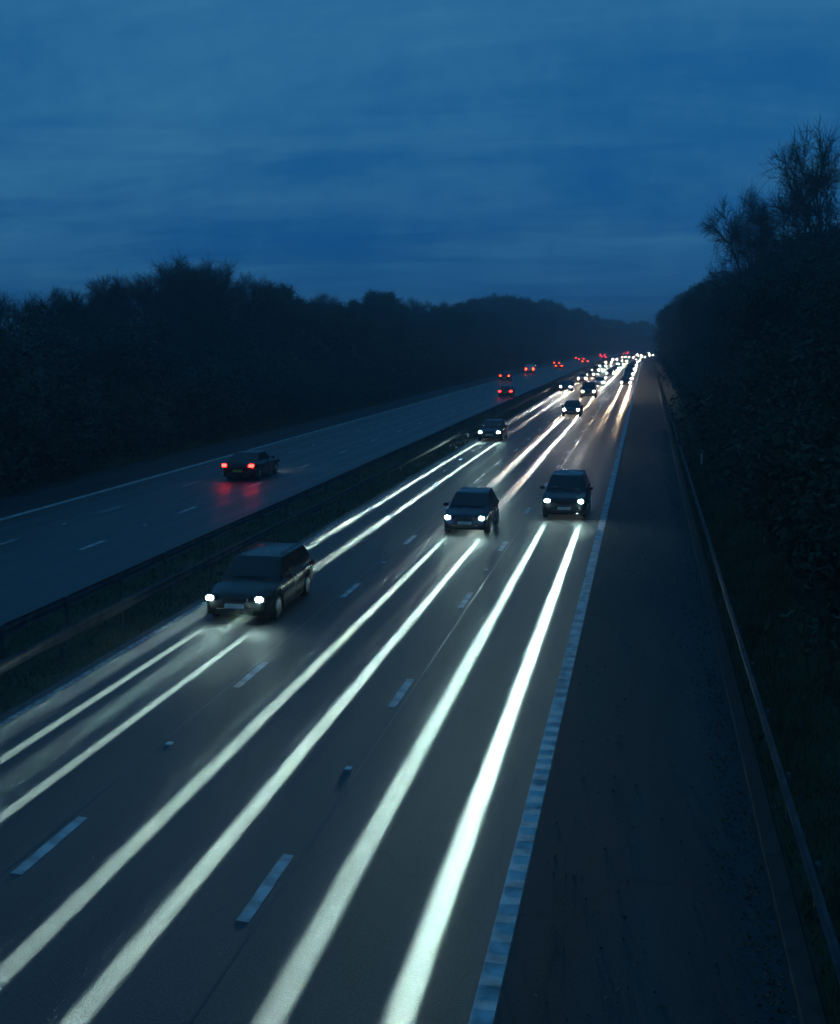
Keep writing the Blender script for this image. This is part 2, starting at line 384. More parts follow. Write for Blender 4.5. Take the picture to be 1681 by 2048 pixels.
# ------------------------------------------------------------------ steel barriers
def w_profile(z0=0.40, h=0.31, d=0.05):
    pts = []
    for k in range(9):
        t = k / 8
        pts.append((d * (0.5 - 0.5 * math.cos(t * 4 * math.pi)), z0 + h * t))
    return pts
post_me = None
def barrier(x, face, label, y0, y1):
    """one run of W-beam on steel posts; face=+1: rail shows towards +x. Rail lengths of 9.6 m lap at the posts."""
    global post_me
    root = empty('crash_barrier', (x, y0, 0)); tag(root, label, 'crash barrier')
    prof = w_profile()
    Y = y0; k = 0
    while Y < y1:
        L_ = 9.6 if Y < 250 else 28.8
        v = []; f = []
        nseg = 3
        for i in range(nseg + 1):
            yy = Y + (L_ + 0.15) * i / nseg
            for (d, z) in prof:
                a, b = onroad(x + face * (d + 0.06 + (0.003 if k % 2 else 0)), yy); v.append((a - x, b - y0, z + 0.01 * math.sin(yy * 0.21)))
        n = len(prof)
        for i in range(nseg):
            for j in range(n - 1):
                q = i * n + j; f.append((q, q + 1, q + n + 1, q + n))
        mesh_obj('rail', v, f, M['steel'], root, True)
        Y += L_; k += 1
    if post_me is None:
        bm = box_bm(0, 0, 0.36, 0.06, 0.11, 0.84, 0.008, 1)
        post_me = bpy.data.meshes.new('post'); bm.to_mesh(post_me); bm.free(); post_me.materials.append(M['steel'])
    Y = y0 + 0.6; n = 0
    while Y < min(y1, 420):
        a, b = onroad(x, Y)
        o = bpy.data.objects.new('post', post_me); COL.objects.link(o); o.parent = root; o.location = (a - x, b - y0, -0.06)
        Y += 3.2 if Y < 220 else 9.6
barrier(-13.15, 1, 'steel crash barrier in the central reserve, the one beside the oncoming lanes', 2, 760)
barrier(-14.65, -1, 'steel crash barrier in the central reserve, the one beside the far carriageway', 2, 760)
barrier(2.25, -1, 'dull steel crash barrier along the grass verge right of the hard shoulder', 2, 500)

# marker posts on the verges
def marker(x, Y, label, first=[]):
    a, b = onroad(x, Y)
    if not first:
        r = empty('marker_post')
        bm_obj('post', box_bm(0, 0, 0.5, 0.10, 0.05, 1.05, 0.015, 2), M['post'], r)
        bm_obj('reflector', box_bm(0, -0.03, 0.86, 0.08, 0.012, 0.16, 0.004, 1), M['reflector'], r)
        first += [r]; m_ = r
    else: m_ = copy_tree(first[0])
    m_.location = (a, b, ground_z(x, Y)); tag(m_, label, 'marker post', 'marker posts along the verges')
marker(-30.0, 538, 'distant white marker post with teal reflector on the far verge before the bend')
marker(-30.3, 138, 'white marker post with teal reflector on the far verge, behind the nearest car driving away')
marker(3.2, 70, 'white marker post with teal reflector behind the right verge barrier, nearer one')
marker(3.2, 170, 'white marker post with teal reflector behind the right verge barrier, farther one')

# ------------------------------------------------------------------ headlamp light
def beam_light(color, watts, reach=0.017, core=0.115, spread=0.22, wide=0.004):
    """a dipped headlamp, its core narrowed beyond a real one to lay stripes of light: intensity rises towards the cut-off so the lane ahead is lit evenly, narrow core plus wide spill"""
    d = bpy.data.lights.new('headlamp_light', 'SPOT'); d.color = color; d.energy = watts
    d.spot_size = R(150); d.spot_blend = 0.1; d.shadow_soft_size = 0.03
    d.use_nodes = True
    t = d.node_tree; N = t.nodes.new; K = t.links.new
    em = t.nodes['Emission']
    tc = N('ShaderNodeTexCoord'); s = N('ShaderNodeSeparateXYZ'); K(tc.outputs['Normal'], s.inputs[0])
    def m(op, a, b=None, c=None):
        n = N('ShaderNodeMath'); n.operation = op
        for i, q in enumerate((a, b, c)):
            if q is None: continue
            if isinstance(q, (int, float)): n.inputs[i].default_value = q
            else: K(q, n.inputs[i])
        return n.outputs[0]
    fwd = m('MAXIMUM', m('ABSOLUTE', s.outputs['Z']), 0.05)
    th = m('DIVIDE', m('MULTIPLY', s.outputs['Y'], -1.0), fwd)      # downward slope
    ph = m('ABSOLUTE', m('DIVIDE', s.outputs['X'], fwd))
    thc = m('MAXIMUM', th, reach)
    g = m('POWER', thc, -2.9)
    cut = N('ShaderNodeMapRange'); cut.interpolation_type = 'SMOOTHSTEP'; cut.inputs['From Min'].default_value = reach * 0.35; cut.inputs['From Max'].default_value = reach * 1.3
    K(th, cut.inputs['Value'])
    w = m('MULTIPLY_ADD', thc, core, 0.0020)
    r = m('DIVIDE', ph, w)
    core_i = m('EXPONENT', m('MULTIPLY', m('POWER', r, 6.0), -1.0))  # tight core shaped to stand in for a light trail along the lane
    r2 = m('DIVIDE', ph, spread)
    wide_i = m('MULTIPLY', m('EXPONENT', m('MULTIPLY', m('MULTIPLY', r2, r2), -1.0)), wide)
    near = m('MULTIPLY', m('MULTIPLY', g, cut.outputs[0]), m('ADD', core_i, wide_i))
    K(near, em.inputs['Strength'])
    return d

# ------------------------------------------------------------------ cars
CAR = {
 'hatchback': dict(L=4.05, W=1.74, H=1.46, bon=0.92, belt=0.93, a0=0.98, r0=1.72, r1=3.35, a1=3.98, tail=0.96, wb=(0.78, 3.30), r=0.31),
 'saloon':    dict(L=4.60, W=1.80, H=1.43, bon=0.90, belt=0.94, a0=1.20, r0=2.00, r1=3.15, a1=3.98, tail=1.00, wb=(0.86, 3.62), r=0.32),
 'estate':    dict(L=4.65, W=1.82, H=1.48, bon=0.92, belt=0.95, a0=1.18, r0=1.95, r1=4.15, a1=4.58, tail=0.98, wb=(0.88, 3.68), r=0.32),
 'suv':       dict(L=4.50, W=1.86, H=1.68, bon=1.06, belt=1.08, a0=1.12, r0=1.80, r1=3.95, a1=4.42, tail=1.10, wb=(0.88, 3.55), r=0.36),
 'van':       dict(L=5.00, W=1.92, H=1.96, bon=1.12, belt=1.16, a0=0.72, r0=1.52, r1=4.82, a1=4.97, tail=1.18, wb=(0.92, 3.95), r=0.34),
}
def interp(x, pts):
    if x <= pts[0][0]: return pts[0][1]
    for (a, b), (c, d) in zip(pts, pts[1:]):
        if x <= c:
            t = (x - a) / (c - a); return b + (d - b) * t
    return pts[-1][1]
def bilinear(q, u, v_):
    a, b, c, d = q
    return (a * (1 - u) + b * u) * (1 - v_) + (d * (1 - u) + c * u) * v_

def build_car(kind):
    P = CAR[kind]; Ln, hw = P['L'], P['W'] / 2
    root = empty(kind if kind != 'suv' else 'off_roader')
    # lower body, lofted along y (0 = nose, +y towards the tail)
    st = sorted(set([0, .03, .09, .2, .34] + [round(.34 + .11 * i, 3) for i in range(1, int((Ln - .6) / .11))] + [Ln - .2, Ln - .09, Ln - .03, Ln]))
    wpts = [(0, hw * .74), (.06, hw * .82), (.25, hw * .93), (.8, hw * .99), (1.4, hw), (Ln - 1.2, hw), (Ln - .4, hw * .95), (Ln - .08, hw * .88), (Ln, hw * .80)]
    tpts = [(0, .60), (.05, P['bon'] * .76), (.22, P['bon'] * .84), (.6, P['bon'] * .92), (P['a0'], P['bon']), (P['a0'] + .5, P['belt']), (P['a1'] - .3, P['belt'] + .02), (Ln - .10, P['tail'] - .03), (Ln, P['tail'] - .14)]
    rings = []
    for y in st:
        w = interp(y, wpts); zt = interp(y, tpts); zb = 0.21 + (0.10 if y < .1 or y > Ln - .1 else 0)
        arch = 0
        for wy in P['wb']:
            d = abs(y - wy)
            if d < P['r'] + .06: arch = max(arch, P['r'] + math.sqrt((P['r'] + .06) ** 2 - d * d) - .01)
        z1 = max(zb, arch)
        zs_ = zt - (zt - z1) * .18
        half = [(0, max(zb, .2) if not arch else .34), (w * .80, max(zb, z1 - .02) if not arch else .34), (w * .985, z1), (w * 1.0, z1 + (zs_ - z1) * .35), (w * .995, z1 + (zs_ - z1) * .7), (w * .955, zs_), (w * .86, zt - .012), (w * .55, zt + .012), (0, zt + .022)]
        ring = [(x, y, z) for x, z in half] + [(-x, y, z) for x, z in half[-2:0:-1]]
        rings.append(ring)
    v = [p for r_ in rings for p in r_]; n = len(rings[0]); f = []
    for i in range(len(rings) - 1):
        for j in range(n):
            a = i * n + j; b = i * n + (j + 1) % n; f.append((b, a, a + n, b + n))
    f.append(tuple(range(n))); f.append(tuple(range((len(rings) - 1) * n, len(rings) * n))[::-1])
    body = mesh_obj('body', v, f, PAINT['silver'], root, True)
    # cabin (pillars and roof)
    zb, zt = P['belt'] - .03, P['H']; wb_, wt = hw * .90, hw * (.70 if kind != 'van' else .82)
    a0, r0, r1, a1 = P['a0'], P['r0'], P['r1'], P['a1']
    bm = bmesh.new()
    cs = [bm.verts.new(p) for p in ((-wb_, a0, zb), (wb_, a0, zb), (wb_, a1, zb), (-wb_, a1, zb), (-wt, r0, zt - .03), (wt, r0, zt - .03), (wt, r1, zt - .03), (-wt, r1, zt - .03))]
    tm = bm.verts.new((0, (r0 + r1) / 2, zt + .01))
    for q in ((0, 1, 5, 4), (1, 2, 6, 5), (2, 3, 7, 6), (3, 0, 4, 7)): bm.faces.new([cs[i] for i in q])
    for i in range(4): bm.faces.new((cs[4 + i], cs[4 + (i + 1) % 4], tm))
    es = [e for e in bm.edges if (e.verts[0] in cs[4:] and e.verts[1] in cs[4:]) or (abs(e.verts[0].co.z - e.verts[1].co.z) > .2 and tm not in e.verts)]
    co = [x.co.copy() for x in cs]
    bmesh.ops.bevel(bm, geom=es, offset=.055, segments=3, affect='EDGES', profile=.5)
    bmesh.ops.recalc_face_normals(bm, faces=bm.faces[:])
    bm_obj('cabin', bm, PAINT['silver'], root, True)
    def glass(name, quad, u0, u1, v0, v1, off=.007, m_=None):
        nrm = (quad[1] - quad[0]).cross(quad[3] - quad[0]).normalized()
        pts = [bilinear(quad, u, w_) + nrm * off for u, w_ in ((u0, v0), (u1, v0), (u1, v1), (u0, v1))]
        back = [p - nrm * .004 for p in pts]
        return mesh_obj(name, [tuple(p) for p in pts + back], [(0, 1, 2, 3), (7, 6, 5, 4)] + [(k, 4 + k, 4 + (k + 1) % 4, (k + 1) % 4) for k in range(4)], m_ or M['glass'], root)
    glass('windscreen', (co[0], co[1], co[5], co[4]), .07, .93, .10, .93)
    if kind != 'van': glass('rear_window', (co[2], co[3], co[7], co[6]), .10, .90, .14, .90)
    for (q, sgn) in (((co[1], co[2], co[6], co[5]), 1), ((co[3], co[0], co[4], co[7]), -1)):
        if kind == 'van': spans = [(.05, .25)]
        elif kind == 'estate': spans = [(.07, .36), (.38, .66), (.68, .93)]
        else: spans = [(.08, .46), (.49, .90)]
        for (u0, u1) in spans:
            if sgn < 0: u0, u1 = 1 - u1, 1 - u0
            glass('side_window', q, u0, u1, .12, .90)
    # nose: grille, lower intake, bumper strip, plate
    z_h = P['bon'] * .74
    bm_obj('grille', box_bm(0, .012, z_h - .03, hw * .78, .05, .11, .015), M['black'], root)
    bm_obj('air_intake', box_bm(0, .012, .36, hw * 1.1, .06, .13, .02), M['black'], root)
    bm_obj('number_plate', box_bm(0, -.018, .49, .52, .012, .11, .003, 1), M['plate_w'], root)
    bm_obj('number_plate', box_bm(0, Ln + .012, .56 if kind != 'hatchback' else .62, .52, .012, .11, .003, 1), M['plate_y'], root)
    bm_obj('rear_bumper', box_bm(0, Ln - .02, .40, hw * 1.45, .10, .20, .03), M['black'], root)
    for s in (-1, 1):
        seams = (P['a0'] + .22, P['r1'] * .5 + P['a0'] * .5 + .12) + (() if kind == 'van' else (P['r1'] - .25,))
        bm = bmesh.new()
        for sy in seams:
            g = bmesh.ops.create_cube(bm, size=1)['verts']
            for q in g: q.co = Vector((q.co.x * .012 + s * hw * .998, q.co.y * .012 + sy, q.co.z * .5 + .60))
        bm_obj('door_gap', bm, M['black'], root)
        for sy in seams[1:]:
            bm_obj('door_handle', box_bm(s * (hw + .012), sy - .16, P['belt'] - .17, .03, .17, .03, .008), M['black'], root)
        if kind == 'estate': bm_obj('roof_rail', box_bm(s * hw * .66, (P['r0'] + P['r1']) / 2, P['H'] + .025, .035, P['r1'] - P['r0'] - .3, .03, .01), M['black'], root)
        wp = bm_obj('wiper', box_bm(s * .26, P['a0'] + .10, P['belt'] + .075, .50, .018, .016), M['black'], root)
        h = bm_obj('headlight', box_bm(s * hw * .735, .105, z_h + .005, .36, .22, .15, .035), M['black'], root)
        bm = bmesh.new(); bmesh.ops.create_uvsphere(bm, u_segments=16, v_segments=8, radius=1)
        for q in bm.verts: q.co = Vector((q.co.x * .105 + s * hw * .735, q.co.y * .035 - .005, q.co.z * .068 + z_h + .005))
        bm_obj('lens', bm, HL['cool'], h, True)
        bm_obj('taillight', box_bm(s * hw * .80, Ln - .06, P['tail'] - .17, .24, .17, .15 if kind != 'van' else .34, .03), TL['red'], root)
        mr = bm_obj('door_mirror', box_bm(s * (hw + .07), a0 + .42, P['belt'] + .06, .20, .11, .13, .03), M['black'], root)
        for wy in P['wb']:
            r_ = P['r']; wx = s * (hw - .115)
            bm = bmesh.new(); bmesh.ops.create_cone(bm, cap_ends=True, segments=24, radius1=r_, radius2=r_, depth=.21)
            bmesh.ops.rotate(bm, verts=bm.verts[:], cent=(0, 0, 0), matrix=Matrix.Rotation(R(90), 3, 'Y'))
            ed = [e for e in bm.edges if abs(e.verts[0].co.x - e.verts[1].co.x) < 1e-4]
            bmesh.ops.bevel(bm, geom=ed, offset=.03, segments=2, affect='EDGES')
            bmesh.ops.translate(bm, verts=bm.verts[:], vec=(wx, wy, r_))
            w_ = bm_obj('wheel', bm, M['rubber'], root)
            bm = bmesh.new(); bmesh.ops.create_cone(bm, cap_ends=True, segments=20, radius1=r_ * .66, radius2=r_ * .60, depth=.03)
            bmesh.ops.rotate(bm, verts=bm.verts[:], cent=(0, 0, 0), matrix=Matrix.Rotation(R(90 * s), 3, 'Y'))
            bmesh.ops.translate(bm, verts=bm.verts[:], vec=(s * (hw - .004), wy, r_))
            bm_obj('rim', bm, M['rim'], w_)
    return root

PROTO = {}
LAMPS = {}
def lamp_data(col, watts):
    if (col, watts) not in LAMPS: LAMPS[(col, watts)] = beam_light({'cool': COOL, 'neutral': NEUT, 'warm': WARM}[col], watts)
    return LAMPS[(col, watts)]
def place_car(kind, paint, x, Y, away, lamp, watts, label, group, tail='red'):
    if kind not in PROTO:
        PROTO[kind] = build_car(kind); r = PROTO[kind]
    else: r = copy_tree(PROTO[kind][0] if isinstance(PROTO[kind], tuple) else PROTO[kind])
    for ch in r.children:
        nm = ch.name.split('.')[0]
        slot = None
        if nm in ('body', 'cabin'): slot = PAINT[paint]
        if nm == 'taillight': slot = TL[tail] if away else OFF_RED
        if slot is not None:
            ch.material_slots[0].link = 'OBJECT'; ch.material_slots[0].material = slot
        if nm == 'headlight':
            for g in ch.children:
                g.material_slots[0].link = 'OBJECT'; g.material_slots[0].material = HL[lamp]
    P = CAR[kind]; a, b = onroad(x, Y); h = heading(Y)
    # local nose is at y=0 looking to -y: oncoming cars keep it, the others turn round
    r.location = (a, b, 0.0)
    r.rotation_euler = (0, 0, -h + (math.pi if away else 0))
    if away: r.location = Vector((a, b, 0)) + Vector((math.sin(h), math.cos(h), 0)) * P['L']
    if watts > 0:
        z_h = P['bon'] * .74
        for s in (-1, 1):
            lo = bpy.data.objects.new('headlamp_light', lamp_data(lamp, watts)); COL.objects.link(lo)
            lo.parent = r; lo.location = (s * P['W'] / 2 * .735, -.06, z_h)
            lo.rotation_euler = (R(90), 0, math.pi)       # -Z of the lamp looks along local -y, its Y is up
    r['label'] = label; r['category'] = 'car' if kind != 'van' else 'van'; r['group'] = group
    return r

ON, AW = 'vehicles coming towards the camera with headlights lit', 'vehicles driving away with red tail lights lit'
PW = 22.0
place_car('estate', 'charcoal', -10.36, 28.9, False, 'cool', 34.0, 'dark grey estate with lit headlights, the oncoming vehicle nearest the camera, by the central barrier', ON)
place_car('saloon', 'black', -11.05, 84.9, False, 'cool', 17.0, 'black saloon with lit headlights, second oncoming vehicle in the central barrier lane', ON)
place_car('hatchback', 'navy', -6.61, 43.8, False, 'cool', 17.0, 'dark blue hatchback with lit headlights, nearest oncoming vehicle in the middle lane', ON)
place_car('suv', 'charcoal', -3.22, 48.4, False, 'cool', 11.0, 'dark grey off-roader with bright headlights, nearest oncoming vehicle in the hard shoulder lane', ON)
place_car('saloon', 'charcoal', -6.95, 113.4, False, 'neutral', 13.0, 'dark grey saloon with lit headlights, second oncoming vehicle in the middle lane', ON)
place_car('hatchback', 'red', -3.1, 186.7, False, 'warm', 18.0, 'red hatchback with warm headlights, second oncoming vehicle in the hard shoulder lane', ON)
place_car('estate', 'white', -7.2, 186.0, False, 'neutral', PW, 'white estate car, fourth oncoming vehicle in the middle lane', ON)
place_car('saloon', 'grey', -11.1, 168.0, False, 'neutral', PW, 'grey saloon, third oncoming vehicle in the central barrier lane', ON)
place_car('hatchback', 'white', -10.7, 203.7, False, 'warm', 8.0, 'white hatchback, fourth oncoming vehicle in the central barrier lane', ON)
far = [(-7.1, 158), (-10.5, 228), (-3.1, 206), (-6.8, 258), (-10.6, 255), (-6.9, 236), (-3.2, 226), (-3.3, 262), (-6.8, 279), (-10.5, 296), (-3.2, 303), (-6.7, 322), (-10.4, 338), (-3.2, 347), (-6.8, 371), (-10.4, 389), (-3.2, 396), (-6.7, 426), (-3.2, 444), (-10.4, 446), (-6.7, 482), (-3.2, 500), (-10.4, 508), (-6.7, 545), (-3.3, 560), (-10.4, 580)]
kinds = ['saloon', 'van', 'hatchback', 'estate', 'suv']; cols = ['silver', 'white', 'black', 'blue', 'grey', 'red', 'green']
rnd = random.Random(3)
LN = {-3: 'hard shoulder lane', -6: 'middle lane', -10: 'central barrier lane'}
cnt = {-3: 2, -6: 4, -10: 4}
ORD = ['', 'first', 'second', 'third', 'fourth', 'fifth', 'sixth', 'seventh', 'eighth', 'ninth', 'tenth', 'eleventh', 'twelfth', 'thirteenth']
far.remove((-7.1, 158)); far.sort(key=lambda t: t[1])
place_car('van', 'grey', -7.1, 150, False, 'warm', 14.0, 'grey van with warm headlights, third oncoming vehicle in the middle lane', ON)
for i, (x, Y) in enumerate(far):
    k, c = kinds[i % 5], cols[(i * 3) % 7]; q = int(x); cnt[q] += 1
    place_car(k, c, x, Y, False, rnd.choice(['cool', 'neutral', 'neutral', 'warm', 'warm']), PW if Y < 420 else 0,
              '%s %s in the distant headlight queue, %s oncoming vehicle in the %s' % (c, {'suv': 'off-roader'}.get(k, k), ORD[cnt[q]], LN[q]), ON)
place_car('saloon', 'black', -20.68, 58.4, True, 'neutral', 0, 'black saloon driving away with two red tail lights, nearest on the far carriageway', AW)
place_car('hatchback', 'grey', -17.4, 149.0, True, 'neutral', 0, 'grey hatchback with red tail lights driving away, nearest one beside the central barriers', AW)
place_car('suv', 'blue', -24.3, 207.0, True, 'neutral', 0, 'blue off-roader with orange-red tail lights, nearest vehicle in the far shoulder lane', AW, 'orange')
aw = [(-24.3, 252, 'van', 'white'), (-21.0, 292, 'saloon', 'silver'), (-24.3, 330, 'hatchback', 'red'), (-17.7, 352, 'estate', 'black'), (-21.0, 388, 'suv', 'grey'), (-24.3, 415, 'saloon', 'blue'), (-17.7, 446, 'hatchback', 'silver'), (-21.0, 478, 'van', 'grey'), (-24.3, 512, 'estate', 'green'), (-17.7, 540, 'saloon', 'red'), (-21.0, 572, 'hatchback', 'black'), (-24.3, 600, 'suv', 'white')]
LA = {-24: 'far shoulder lane', -21: 'middle lane', -17: 'central barrier lane'}
cnt = {-24: 1, -21: 1, -17: 1}
for i, (x, Y, k, c) in enumerate(aw):
    q = int(x); cnt[q] += 1
    place_car(k, c, x, Y, True, 'neutral', 0, 'distant %s %s with tail lights lit, %s vehicle driving away in the %s' % (c, {'suv': 'off-roader'}.get(k, k), ORD[cnt[q]], LA[q]), AW, 'orange' if i < 6 else 'red')

# ------------------------------------------------------------------ trees
class MB:
    def __init__(s): s.v = []; s.f = []
    def tube(s, pts, rads, n):
        base = len(s.v); m = len(pts)
        for i, (p, r) in enumerate(zip(pts, rads)):
            d = (pts[min(i + 1, m - 1)] - pts[max(i - 1, 0)]).normalized()
            a = d.cross(Vector((0.31, 0.87, 0.39))).normalized(); b = d.cross(a)
            for k in range(n):
                t = 2 * math.pi * k / n
                s.v.append(tuple(p + a * (r * math.cos(t)) + b * (r * math.sin(t))))
        for i in range(m - 1):
            for k in range(n):
                q = base + i * n + k; q2 = base + i * n + (k + 1) % n
                s.f.append((q, q2, q2 + n, q + n))
    def leaf(s, p, size, rnd):
        a = Vector((rnd.gauss(0, 1), rnd.gauss(0, 1), rnd.gauss(0, 1))).normalized()
        b = a.cross(Vector((rnd.gauss(0, 1), rnd.gauss(0, 1), rnd.gauss(0, 1)))).normalized()
        q = len(s.v)
        s.v += [tuple(p - a * size), tuple(p + b * size * .45), tuple(p + a * size), tuple(p - b * size * .45)]
        s.f.append((q, q + 1, q + 2, q + 3))

def grow(rnd, p, d, length, r, nseg, wander, lift):
    pts = [p.copy()]; rads = [r]
    for i in range(nseg):
        d = (d + Vector((rnd.gauss(0, wander), rnd.gauss(0, wander), rnd.gauss(0, wander) + lift))).normalized()
        p = p + d * (length / nseg); pts.append(p.copy()); rads.append(r * (1 - (i + 1) / nseg * .65))
    return pts, rads, d
def side(rnd, d, ang):
    a = d.cross(Vector((rnd.gauss(0, 1), rnd.gauss(0, 1), rnd.gauss(0, 1)))).normalized()
    return (d * math.cos(ang) + a * math.sin(ang)).normalized()

def bare_tree(seed, ht=14.0, spread=1.0, ivy=False):
    """winter tree: forked trunk, limbs, branches, twigs to the outer edge"""
    rnd = random.Random(seed)
    T, C, I = MB(), MB(), MB()
    ends = []
    nstem = rnd.choice([1, 2, 2])
    limbs = []
    for sidx in range(nstem):
        d0 = Vector((rnd.gauss(0, .06 * nstem), rnd.gauss(0, .06 * nstem), 1)).normalized()
        pts, rads, d = grow(rnd, Vector((rnd.uniform(-.15, .15) * (nstem - 1), 0, -.4)), d0, ht * .80, .20 * ht / 14, 9, .07, .05)
        T.tube(pts, rads, 7)
        for k in range(2, len(pts)):
            for q in range(2 if k < 8 else 4):
                if k < 3 and rnd.random() < .4: continue
                hfrac = k / (len(pts) - 1)
                ll = ht * (.36 - .20 * hfrac) * spread * rnd.uniform(.75, 1.2)
                ang = R(rnd.uniform(38, 72) * (1.12 - .32 * hfrac))
                limbs.append((pts[k], side(rnd, d0, ang), ll, rads[k] * .55))
    nt_ = 0
    for (p, d, ll, r) in limbs:
        pts, rads, dd = grow(rnd, p, d, ll, r, 5, .19, .07)
        (T if r > .05 else C).tube(pts, rads, 5)
        for k in range(1, len(pts)):
            for q in range(2 if k < 4 else 4):
                l2 = ll * rnd.uniform(.28, .5)
                d2 = side(rnd, dd if k > 3 else d, R(rnd.uniform(25, 55)))
                p2, r2, e2 = grow(rnd, pts[k], d2, l2, max(.016, rads[k] * .5), 3, .22, .05)
                C.tube(p2, r2, 4 if r > .05 else 3)
                for kk in range(1, len(p2)):
                    for w in range(3):
                        l3 = rnd.uniform(.45, 1.1) * ht / 14
                        d3 = side(rnd, e2, R(rnd.uniform(22, 62)))
                        p3, r3, e3 = grow(rnd, p2[kk], d3, l3, .011, 2, .2, .05)
                        C.tube(p3, [.011, .009, .005], 3)
                        if ivy and rnd.random() < .75:
                            for _ in range(7):
                                I.leaf(p3[rnd.choice([0, 1, 2])] + Vector((rnd.gauss(0, .22), rnd.gauss(0, .22), rnd.gauss(0, .2))), rnd.uniform(.10, .2), rnd)
    root = empty('ivy_clad_tree' if ivy else 'bare_tree')
    mesh_obj('trunk', T.v, T.f, M['bark'], root, True)
    mesh_obj('crown', C.v, C.f, M['twig'], root)
    if ivy: mesh_obj('foliage', I.v, I.f, M['leaf'], root)
    return root, ht

def shrub(seed, h=4.5, w=3.2):
    rnd = random.Random(seed); S, Fm = MB(), MB()
    lumps = [(Vector((rnd.uniform(-w, w) * .6, rnd.uniform(-w, w) * .6, rnd.uniform(.25, .78) * h)), rnd.uniform(.7, 1.35)) for _ in range(11)]
    for _ in range(16):
        d = Vector((rnd.gauss(0, .45), rnd.gauss(0, .45), 1)).normalized()
        pts, rads, e = grow(rnd, Vector((rnd.uniform(-.5, .5), rnd.uniform(-.5, .5), -.3)), d, h * rnd.uniform(.8, 1.12), .045, 5, .12, .03)
        S.tube(pts, rads, 4)
        for k in range(2, 6):
            for q in range(4):
                p2, r2, e2 = grow(rnd, pts[k], side(rnd, e, R(35)), rnd.uniform(.6, 1.3), .014, 2, .15, .08); S.tube(p2, r2, 3)
                for _ in range(10): Fm.leaf(p2[rnd.choice([1, 2])] + Vector((rnd.gauss(0, .25), rnd.gauss(0, .25), rnd.gauss(0, .25))), rnd.uniform(.08, .17), rnd)
    for (c, r) in lumps:
        for _ in range(420):
            d = Vector((rnd.gauss(0, 1), rnd.gauss(0, 1), rnd.gauss(0, .8))).normalized() * r * (rnd.random() ** .35)
            p = c + d
            if p.z > 0.05: Fm.leaf(p, rnd.uniform(.09, .20), rnd)
    for _ in range(1300):
        a = rnd.uniform(0, 6.28); rr = w * .85 * math.sqrt(rnd.random())
        Fm.leaf(Vector((rr * math.cos(a), rr * math.sin(a), abs(rnd.gauss(0, .8)))), rnd.uniform(.09, .2), rnd)
    root = empty('hedge_shrub')
    mesh_obj('stem', S.v, S.f, M['twig'], root); mesh_obj('foliage', Fm.v, Fm.f, M['leaf2'], root)
    return root, h

BARE = [bare_tree(11, 14, 1.0), bare_tree(23, 14, 1.15), bare_tree(37, 14, .85), bare_tree(41, 14, 1.0)]
IVY = [bare_tree(53, 14, 1.0, True), bare_tree(67, 14, 1.15, True), bare_tree(79, 14, .9, True)]
SHR = [shrub(5), shrub(17, 4.2, 3.0), shrub(29, 4.8, 3.4)]
used = set()
def plant(pool, k, x, Y, h, label, cat, group, rnd, wide=1.0):
    root, hh = pool[k % len(pool)]
    if id(root) in used: o = copy_tree(root)
    else: used.add(id(root)); o = root
    a, b = onroad(x, Y); s = h / hh
    o.location = (a, b, ground_z(x, Y)); o.rotation_euler = (0, 0, rnd.uniform(0, 6.28)); o.scale = (s * wide, s * wide, s)
    tag(o, label, cat, group)
    return o
def proj_px(x, Y):
    a, b = onroad(x, Y); p = Vector((a, b, -CAM_H)); 
    zc = (p.x * fw.x + p.y * fw.y)
    return CX + F_PX * (p.x * rt.x + p.y * rt.y) / max(zc, 1), zc
SKY_L = [(-400, 570), (116, 568), (150, 578), (180, 572), (230, 545), (300, 540), (350, 528), (400, 508), (440, 528), (510, 563), (600, 572), (700, 598), (760, 583), (830, 599), (900, 600), (960, 596), (1020, 586), (1100, 600), (1180, 624), (1250, 640), (1400, 642)]
SKY_R = [(1320, 650), (1345, 618), (1380, 580), (1440, 556), (1500, 535), (1580, 500), (1681, 450), (2000, 380)]
rnd = random.Random(99)
# left wood
gl = 'bare trees beyond the far carriageway'
def where(px):
    return 'left end' if px < 150 else 'in the tall hump' if px < 520 else 'level middle stretch' if px < 1000 else 'towards the bend'
for row, (x0, frac) in enumerate(((-35.5, .80), (-41, .93), (-48, 1.0))):
    Y = 26 + row * 3; k = 0
    while Y < 830:
        x = x0 + rnd.uniform(-1.8, 1.8); px, zc = proj_px(x, Y)
        ytop = interp(px, SKY_L)
        h = (CAM_H + (677 - ytop) / F_PX * zc - ground_z(x, Y)) * frac * rnd.uniform(.84, 1.05)
        h = max(6, min(h, 26))
        if 150 < px < 520 or px > 520 and rnd.random() < .25 or px <= 150 and rnd.random() < .6:
            plant(BARE, k + row, x, Y, h, 'leafless tree in the dark wood beyond the far carriageway, ' + where(px), 'tree', gl + ', ' + where(px), rnd, 1.0)
        else:
            plant(IVY, k + row, x, Y, h, 'ivy-covered tree in the dark wood beyond the far carriageway, ' + where(px), 'tree', 'ivy-covered trees beyond the far carriageway, ' + where(px), rnd, 1.05)
        Y += (6.0 + .014 * Y) * rnd.uniform(.85, 1.15); k += 1
